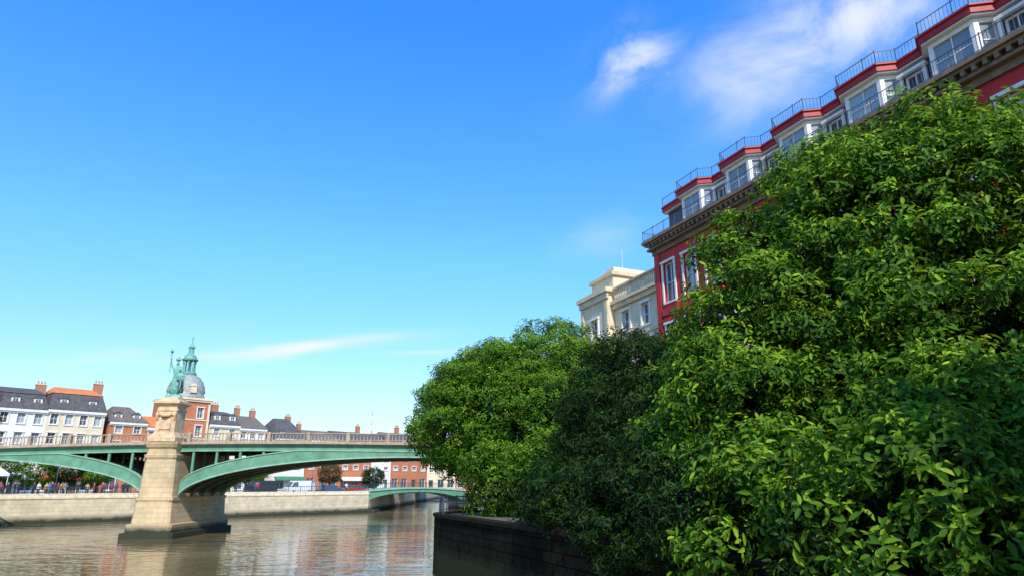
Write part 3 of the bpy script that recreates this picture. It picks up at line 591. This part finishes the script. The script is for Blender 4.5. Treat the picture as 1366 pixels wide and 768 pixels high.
# ------------------------------------------------------------ van, cars, lamps, marquee
def vehicle(name,lab,x,y,rz,paint,van=False,cat='car',grp='vehicles parked on the quay'):
    E=obj(name,None,None,(x,y,GZ+.01),rz,label=lab,category=cat,group=grp)
    b=MB(); Lh=2.4 if van else 2.1; W=.9
    if van: prof=[(-Lh,.35),(-Lh,.95),(-1.95,1.15),(-1.35,1.95),(-1.1,2.1),(Lh-.1,2.1),(Lh,1.9),(Lh,.35)]
    else: prof=[(-Lh,.3),(-Lh,.75),(-1.2,.92),(-.55,1.4),(.8,1.42),(1.5,.98),(Lh,.9),(Lh,.3)]
    rings=[]
    for w_,k in ((-W,.97),(-W+.08,1),(W-.08,1),(W,.97)): rings.append([(x_*k,w_*(1-.12*max(0,(z_-.9))),z_) for x_,z_ in prof])
    b.loft(rings); obj('body',b.mesh('body',[paint]),E)
    g=MB()
    if van: gl=[(-1.8,1.2),(-1.38,1.85),(-.6,1.9),(-.6,1.2)]
    else: gl=[(-1.05,.95),(-.5,1.34),(.75,1.36),(1.3,1.0)]
    for sg in (-1,1): 
        pts=[(x_,sg*(W*(1-.12*max(0,z_-.9))+.012),z_) for x_,z_ in gl]; g.face(pts if sg<0 else pts[::-1])
    g.face([(-1.97 if van else -1.2,-.7,1.18 if van else .95),(-1.40 if van else -.6,-.65,1.93 if van else 1.38),(-1.40 if van else -.6,.65,1.93 if van else 1.38),(-1.97 if van else -1.2,.7,1.18 if van else .95)])
    obj('window',g.mesh('window',[GLASS]),E)
    wm=MB(); 
    wm.loft([[(r_*math.cos(a),y_,r_*math.sin(a)) for a in [2*math.pi*j/16 for j in range(16)]] for r_,y_ in ((.28,-.1),(.33,-.08),(.33,.08),(.28,.1))],0)
    wm.loft([[(r_*math.cos(a),y_,r_*math.sin(a)) for a in [2*math.pi*j/10 for j in range(10)]] for r_,y_ in ((.17,-.12),(.17,.12))],1)
    wme=wm.mesh('wheel',[mat('tyre_rubber',(.02,.02,.02),.9),mat('wheel_metal',(.5,.5,.5),.3,metal=.8)])
    for sx in (-1.35,1.35):
        for sy in (-.82,.82): obj('wheel',wme,E,(sx,sy,.33))
    hm=MB(); hm.box(-.03,.03,-.15,.15,-.07,.07); hme=hm.mesh('headlight',[WHITE])
    for sy in (-.62,.62): obj('headlight',hme,E,(-Lh-.0,sy,.68))
bk=mat('black_car_paint',(.02,.02,.025),.25,.1,spec=.6); wh=mat('white_car_paint',(.7,.7,.7),.3,.05); rd=mat('red_car_paint',(.4,.03,.03),.3,.1); bl=mat('blue_car_paint',(.05,.1,.25),.3,.1)
ang=math.atan2(e.y,e.x)
for s_,of,pt,vn,lab in ((33,4,bk,True,'black van parked on the quay behind the wall'),(39.5,4,wh,True,'white van parked on the quay behind the wall'),(45,4,bl,False,'blue car parked on the quay'),(50,4,rd,False,'red car parked on the quay'),(27,8.5,wh,False,'white car parked on the quay'),(-2,10.5,bl,False,'blue car parked on the quay')):
    x,y,_=q(s_,of); vehicle('parked_van' if vn else 'parked_car',lab,x,y,ang,pt,vn,'van' if vn else 'car')
b=MB(); b.lathe([(.16,0),(.16,.25),(.08,.4),(.06,2.2),(.09,2.25),(.05,2.35),(.045,4.0)],(0,0,0),10); b.beam((-.3,0,3.6),(.3,0,3.6),.04); postm=b.mesh('post',[IRON],True)
b=MB(); b.lathe([(.1,0),(.2,.45),(.24,.48),(.1,.65),(.02,.8)],(0,0,4.0),8); lampm=b.mesh('lamp_shade',[mat('lamp_glass',(.6,.62,.6),.3,.1)])
for s_ in (-6,5,18,29,40,52):
    x,y,_=q(s_,1.0); E=obj('street_lamp',None,None,(x,y,GZ+.12),0,label='dark iron street lamp with glass lantern on the quay',category='street lamp',group='street lamps along the quay'); obj('post',postm,E); obj('lamp_shade',lampm,E)
x,y,_=q(-2,6.5); E=obj('marquee_tent',None,None,(x,y,GZ+.12),ang,label='white canvas market canopy on thin poles on the quay',category='canopy')
b=MB(); b.loft([[(-3,-1.5,2.4),(3,-1.5,2.4),(3,1.5,2.4),(-3,1.5,2.4)],[(-3,-1.5,2.7),(3,-1.5,2.7),(3,1.5,2.7),(-3,1.5,2.7)],[(-2,-.05,3.6),(2,-.05,3.6),(2,.05,3.6),(-2,.05,3.6)]]); obj('canopy',b.mesh('canopy',[AWW]),E)
b=MB(); b.tube([(0,0,0),(0,0,2.4)],[.04,.04],6); pm=b.mesh('pole',[WHITE])
for sx in (-2.9,2.9):
    for sy in (-1.4,1.4): obj('pole',pm,E,(sx,sy,0))

# ------------------------------------------------------------ trees
def unit(n):
    v=rng.normal(size=(n,3)); return v/np.linalg.norm(v,axis=1,keepdims=True)
def nrm(v): return v/np.maximum(1e-6,np.linalg.norm(v,axis=1,keepdims=True))
def crown_mesh(name,lobes,sub_r,dens,leafL,leafW,nleaf,mt,fill=.35,down=.25):
    P=[];Nn=[];T=[];subs=[]
    C=np.array([l[:3] for l in lobes]); Rr=np.array([l[3:6] for l in lobes])
    for c,r in zip(C,Rr):
        area=4*math.pi*((r[0]*r[1])**1.6/3+(r[0]*r[2])**1.6/3+(r[1]*r[2])**1.6/3)**(1/1.6)
        ns=max(6,int(area/(sub_r**2*1.5)))
        D=unit(ns)
        for d in D:
            sc=c+r*d*rng.uniform(.78,1.0); 
            qd=[np.linalg.norm((sc-c2)/r2) for c2,r2 in zip(C,Rr)]
            if min(qd)<.66: continue
            sr=sub_r*rng.uniform(.5,1.3); subs.append(sc); k=max(5,int(dens*4*math.pi*sr*sr*.7))
            d2=unit(k); keep=(d2@d>-.4); d2=d2[keep]
            flat=np.array([1.15,1.15,.6])
            pos=sc+sr*d2*flat*(1-.35*rng.random((len(d2),1))**2)+rng.normal(size=(len(d2),3))*.08*sr
            P.append(pos); Nn.append(nrm(d2*.8+d*.35+np.array([0,0,.4])+rng.normal(size=d2.shape)*.32)); T.append(rng.random()*.22+.34*np.clip(d2[:,2]+.1,0,1))  # random tone per lobe, plus light from above painted on clump tops
        nf=int(fill*dens*area*1.2); v=unit(nf)*rng.uniform(.45,.86,(nf,1)); P.append(c+v*r); Nn.append(nrm(v+rng.normal(size=v.shape)*.6)); T.append(np.full(nf,-.25))  # inner leaves tinted darkest: crown shade painted into their colour
    P=np.concatenate(P);Nn=np.concatenate(Nn);T=np.concatenate(T)
    ok=P[:,2]>1.2; P,Nn,T=P[ok],Nn[ok],T[ok]; n=len(P)
    t1=nrm(np.cross(Nn,np.array([.3,.2,1.0])+rng.normal(size=Nn.shape)*.2)); t2=np.cross(Nn,t1)
    ph=rng.random(n)*6.28; V=[];TT=[]
    for i in range(nleaf):
        a=ph+2.4*i+rng.normal(size=n)*.35; el=rng.uniform(-.35,.75,n)[:,None]
        d=nrm(t1*np.cos(a)[:,None]+t2*np.sin(a)[:,None]+Nn*el+np.array([0,0,-down]))
        nn=nrm(Nn-(Nn*d).sum(1)[:,None]*d+rng.normal(size=d.shape)*.28); s=np.cross(d,nn)
        Ls_=(leafL*rng.uniform(.5,1.25,n))[:,None]; W=(leafW*rng.uniform(.75,1.2,n))[:,None]*.5
        base=P+d*leafL*.1+Nn*(leafL*(.9*(i/nleaf)-.45)+rng.normal(size=n)*leafL*.15)[:,None]
        pts=[base,base+d*Ls_*.33+s*W*.9+nn*W*.35,base+d*Ls_*.68+s*W*.8+nn*W*.25,base+d*Ls_-nn*Ls_*.12,base+d*Ls_*.68-s*W*.8+nn*W*.25,base+d*Ls_*.33-s*W*.9+nn*W*.35]
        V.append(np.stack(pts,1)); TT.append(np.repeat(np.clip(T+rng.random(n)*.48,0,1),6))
    V=np.concatenate(V).reshape(-1,3); TT=np.concatenate(TT); nl_=len(V)//6
    base=(np.arange(nl_)*6)[:,None]; idx=(base+np.array([0,1,2,3,0,3,4,5])).reshape(-1)
    me=bpy.data.meshes.new(name); me.vertices.add(len(V)); me.vertices.foreach_set('co',V.ravel().astype(np.float32))
    me.loops.add(len(idx)); me.loops.foreach_set('vertex_index',idx.astype(np.int32)); me.polygons.add(nl_*2)
    me.polygons.foreach_set('loop_start',(np.arange(nl_*2)*4).astype(np.int32)); me.polygons.foreach_set('loop_total',np.full(nl_*2,4,dtype=np.int32))
    at=me.attributes.new('tint_and_shade','FLOAT','POINT'); at.data.foreach_set('value',TT.astype(np.float32)); me.materials.append(mt); me.update(calc_edges=True); me.validate()
    return me,subs
def tree(label,base,lobes,sub_r,dens,L_,W_,nleaf,mt,tr=.35,nlimb=14,fill=.35,name='tree',group=None,down=.25):
    bx,by,bz=base; E=obj(name,None,None,base,0,label=label,category='tree',group=group)
    lo=[(l[0]-bx,l[1]-by,l[2]-bz,*l[3:]) for l in lobes]
    me,subs=crown_mesh('crown',lobes,sub_r,dens,L_,W_,nleaf,mt,fill,down)
    me.transform(Matrix.Translation((-bx,-by,-bz)))
    obj('crown',me,E)
    b=MB(); top=max(l[2] for l in lo); cx=lo[0][0]; cy=lo[0][1]
    pts=[(0,0,-.3),(0,0,.2),(.1*cx,.1*cy,1.5),(.3*cx,.35*cy,top*.45),(.6*cx,.6*cy,top*.8),(cx,cy,top*1.05)]
    b.tube(pts,[tr*1.5,tr*1.15,tr,tr*.8,tr*.5,tr*.2],10)
    idx=rng.choice(len(subs),min(nlimb,len(subs)),replace=False)
    for i in idx:
        s=Vector(subs[i])-Vector(base); t_=random.uniform(.25,.75); st=Vector(pts[2]).lerp(Vector(pts[4]),t_)
        mid=st.lerp(s,.5)+Vector((random.uniform(-.3,.3),random.uniform(-.3,.3),.4)); b.tube([st,mid,s],[tr*.38,tr*.24,tr*.07],6)
    obj('trunk',b.mesh('trunk',[BARK],True),E)
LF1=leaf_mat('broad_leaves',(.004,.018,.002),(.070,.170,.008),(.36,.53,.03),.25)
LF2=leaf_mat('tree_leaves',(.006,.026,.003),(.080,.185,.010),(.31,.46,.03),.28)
LF3=leaf_mat('deep_and_shade_leaves',(.003,.012,.002),(.014,.042,.005),(.055,.12,.009),.2)  # dark greens paint shade on the drooping tree; some street trees share them
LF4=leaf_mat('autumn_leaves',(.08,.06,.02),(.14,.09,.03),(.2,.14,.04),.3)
def hang(ys,dx=1.3,z=4.1): return [(bankX(y)+dx,y,z,2.0,2.1,1.9) for y in ys]
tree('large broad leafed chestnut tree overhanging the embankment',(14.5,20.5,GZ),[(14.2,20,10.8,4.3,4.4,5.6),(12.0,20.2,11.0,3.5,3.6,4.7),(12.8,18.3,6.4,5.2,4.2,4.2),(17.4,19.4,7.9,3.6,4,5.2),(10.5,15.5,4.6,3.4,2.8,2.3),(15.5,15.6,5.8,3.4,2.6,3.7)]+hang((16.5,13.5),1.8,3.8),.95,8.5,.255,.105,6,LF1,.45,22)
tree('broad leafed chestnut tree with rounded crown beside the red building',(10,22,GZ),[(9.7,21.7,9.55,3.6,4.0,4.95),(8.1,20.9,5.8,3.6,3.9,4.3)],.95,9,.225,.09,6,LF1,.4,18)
tree('feathery leafed tree drooping over the quay wall, its shade painted into dark leaves',(6.0,30.5,GZ),[(5.7,30,6.6,3.3,3.7,4.4),(5.2,27.8,4.4,2.6,3.2,2.9),(7.0,27,6.4,2.8,3.3,4.2),(5.9,23.7,4.1,2.9,2.8,3.0),(bankX(21)+1.6,21,3.8,2.1,2.2,2.0),(bankX(18.6)+1.6,18.6,3.7,2.1,2.1,1.9),(bankX(24.5)+1.7,24.5,3.5,1.9,2.0,1.8),(bankX(28)+2.1,28,3.5,1.9,2.0,1.8),(bankX(15.5)+1.4,15.5,3.4,1.9,2.0,1.6)],.85,11,.19,.07,6,LF3,.3,16,down=.45)
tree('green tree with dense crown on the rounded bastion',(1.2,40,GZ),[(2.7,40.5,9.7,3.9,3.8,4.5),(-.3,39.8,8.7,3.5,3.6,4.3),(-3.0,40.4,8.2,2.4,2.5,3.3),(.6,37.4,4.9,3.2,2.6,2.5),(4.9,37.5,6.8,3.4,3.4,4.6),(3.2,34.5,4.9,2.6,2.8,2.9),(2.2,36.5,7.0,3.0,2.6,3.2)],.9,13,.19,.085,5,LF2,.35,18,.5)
tree('smaller tree with lighter crown behind the bastion',(1.2,47.5,GZ),[(-1.6,47.5,10.2,3.0,3.2,3.6),(-3.9,47,8.4,2.4,2.6,3.4)],.9,10,.22,.09,5,LF2,.3,12)
# two unseen trees added beside the viewpoint to shade the low foliage and wall
tree('tall unseen chestnut tree added to shade the low foliage and wall',(13.5,3.5,GZ),[(13.2,3.4,11.0,4.0,4.0,4.8),(12.6,4.2,6.8,3.6,3.6,3.4)],1.2,3.2,.40,.17,6,LF1,.4,14,.6,group='added unseen shading trees')
tree('tall unseen chestnut tree added to shade the low foliage and wall',(18.6,5.2,GZ),[(18.4,5.0,9.6,3.9,4.0,4.6),(18.0,5.4,6.2,3.4,3.6,3.2)],1.2,3.2,.40,.17,6,LF1,.4,14,.6,group='added unseen shading trees')
# left bank trees
for s_,of,h,mt_ in ((1,9,4.6,LF2),(4.5,8.5,4.4,LF2),(8,9,4.8,LF3),(11.5,8.5,4.3,LF2),(30,8,4.6,LF2),(34,9,4.2,LF2),(47,7,4.6,LF4),(56,7,4.0,LF3)):
    x,y,_=q(s_,of); r_=1.7; tree('small rounded street tree on the quay pavement',(x,y,GZ+.12),[(x,y,GZ+h-1.2,r_*1.1,r_*1.1,r_)],.5,8,.24,.11,4,mt_,.11,6,.4,name='street_tree',group='street trees along the quay')
x,y,_=q(-2.2,9); tree('tall thin leafed tree with brownish twigs beside the white house',(x,y,GZ+.12),[(x-.8,y,12.4,2.4,2.2,4.2),(x-.6,y,8.4,2.4,2.4,3)],.8,4,.2,.08,4,LF4,.22,24,.15)

# ------------------------------------------------------------ world, sun, camera
az=math.atan2(.20,-.98); el=math.radians(41)
S=Vector((math.sin(az)*math.cos(el),math.cos(az)*math.cos(el),math.sin(el)))
w=bpy.data.worlds.new('World'); scene.world=w; w.use_nodes=True; t=w.node_tree; N=t.nodes; L=t.links
sky=N.new('ShaderNodeTexSky'); sky.sky_type='NISHITA'; sky.sun_disc=False; sky.sun_elevation=el; sky.sun_rotation=az; sky.air_density=1.0; sky.dust_density=.3; sky.ozone_density=2.5
bg=N['Background']; bg.inputs['Strength'].default_value=.12
tc=N.new('ShaderNodeTexCoord'); sp=N.new('ShaderNodeSeparateXYZ'); L.new(tc.outputs['Generated'],sp.inputs[0])
def M(op,a,b=None,c=None):
    n=N.new('ShaderNodeMath'); n.operation=op
    for i,x in enumerate((a,b,c)):
        if x is None: continue
        if isinstance(x,(int,float)): n.inputs[i].default_value=x
        else: L.new(x,n.inputs[i])
    return n.outputs[0]
# colour grading of the sky by elevation (bluer and brighter aloft)
gr=N.new('ShaderNodeValToRGB'); L.new(sp.outputs['Z'],gr.inputs['Fac']); ge=gr.color_ramp.elements
ge[0].position=0; ge[0].color=(.30,.30,.31,1); ge[1].position=.62; ge[1].color=(.14,.48,.86,1)
x_=ge.new(.12); x_.color=(.33,.39,.39,1); x_=ge.new(.32); x_.color=(.26,.50,.63,1)
gm=N.new('ShaderNodeMix'); gm.data_type='RGBA'; gm.blend_type='MULTIPLY'; gm.inputs['Factor'].default_value=1; L.new(sky.outputs[0],gm.inputs['A']); L.new(gr.outputs[0],gm.inputs['B'])
vs=N.new('ShaderNodeVectorMath'); vs.operation='SCALE'; vs.inputs['Scale'].default_value=3.7; L.new(gm.outputs['Result'],vs.inputs[0])
ymax=M('MAXIMUM',sp.outputs['Y'],.05); U=M('DIVIDE',sp.outputs['X'],ymax); Vv=M('DIVIDE',sp.outputs['Z'],ymax)
def cloud(cx,cz,ax,az_,ang,amp,ns,lo,hi,seed):
    du=M('SUBTRACT',U,cx); dv=M('SUBTRACT',Vv,cz); ca,sa=math.cos(ang),math.sin(ang)
    a=M('ADD',M('MULTIPLY',du,ca),M('MULTIPLY',dv,sa)); b=M('SUBTRACT',M('MULTIPLY',dv,ca),M('MULTIPLY',du,sa))
    r2=M('ADD',M('POWER',M('ABSOLUTE',M('DIVIDE',a,ax)),2.0),M('POWER',M('ABSOLUTE',M('DIVIDE',b,az_)),2.0))
    g=M('EXPONENT',M('MULTIPLY',r2,-1.3))
    cb=N.new('ShaderNodeCombineXYZ'); L.new(M('MULTIPLY',a,ns[0]),cb.inputs[0]); L.new(M('MULTIPLY',b,ns[1]),cb.inputs[1]); cb.inputs[2].default_value=seed
    no=N.new('ShaderNodeTexNoise'); no.inputs['Scale'].default_value=1; no.inputs['Detail'].default_value=9; no.inputs['Roughness'].default_value=.58; no.inputs['Distortion'].default_value=.45; L.new(cb.outputs[0],no.inputs['Vector'])
    mr=N.new('ShaderNodeMapRange'); mr.interpolation_type='SMOOTHSTEP'; mr.inputs['From Min'].default_value=lo; mr.inputs['From Max'].default_value=hi; L.new(M('ADD',no.outputs['Fac'],M('MULTIPLY',g,.25)),mr.inputs['Value'])
    return M('MULTIPLY',M('MULTIPLY',g,mr.outputs[0]),amp)
cl_=[cloud(.215,.70,.095,.065,.75,.8,(8,11),.42,.85,1.3),cloud(.60,.79,.32,.11,.42,.85,(5,8),.40,.85,4.1),cloud(.42,.65,.14,.12,.5,.4,(5,9),.42,.9,7.7),
 cloud(-.33,.200,.21,.013,.11,.75,(5,40),.38,.82,2.2),cloud(-.38,.185,.12,.012,.2,.4,(6,40),.4,.82,12.2),cloud(-.62,.185,.12,.015,.1,.3,(5,30),.4,.85,9.2),cloud(-.12,.193,.08,.006,.03,.45,(6,60),.38,.8,5.2),cloud(.15,.38,.09,.04,.3,.3,(7,16),.42,.9,6.2)]
tot=cl_[0]
for c in cl_[1:]: tot=M('ADD',tot,c)
tot=M('MINIMUM',tot,.95)
mx=N.new('ShaderNodeMix'); mx.data_type='RGBA'; L.new(tot,mx.inputs['Factor']); L.new(vs.outputs[0],mx.inputs['A']); mx.inputs['B'].default_value=(7.8,8.1,8.4,1)
L.new(mx.outputs['Result'],bg.inputs['Color'])
su=bpy.data.lights.new('sun','SUN'); su.energy=5.0; su.angle=math.radians(.5); su.color=(1,.92,.78); so=bpy.data.objects.new('sun',su); col.objects.link(so); so.rotation_euler=S.to_track_quat('Z','Y').to_euler()
cam=bpy.data.cameras.new('camera'); co=bpy.data.objects.new('camera',cam); col.objects.link(co); co.location=(0,0,4.5); co.rotation_euler=(math.radians(90+16.34),0,0); cam.sensor_width=36; cam.lens=23.455; cam.clip_end=8000; cam.clip_start=.1; scene.camera=co
scene.view_settings.view_transform='Standard'; scene.view_settings.look='None'; scene.view_settings.exposure=0
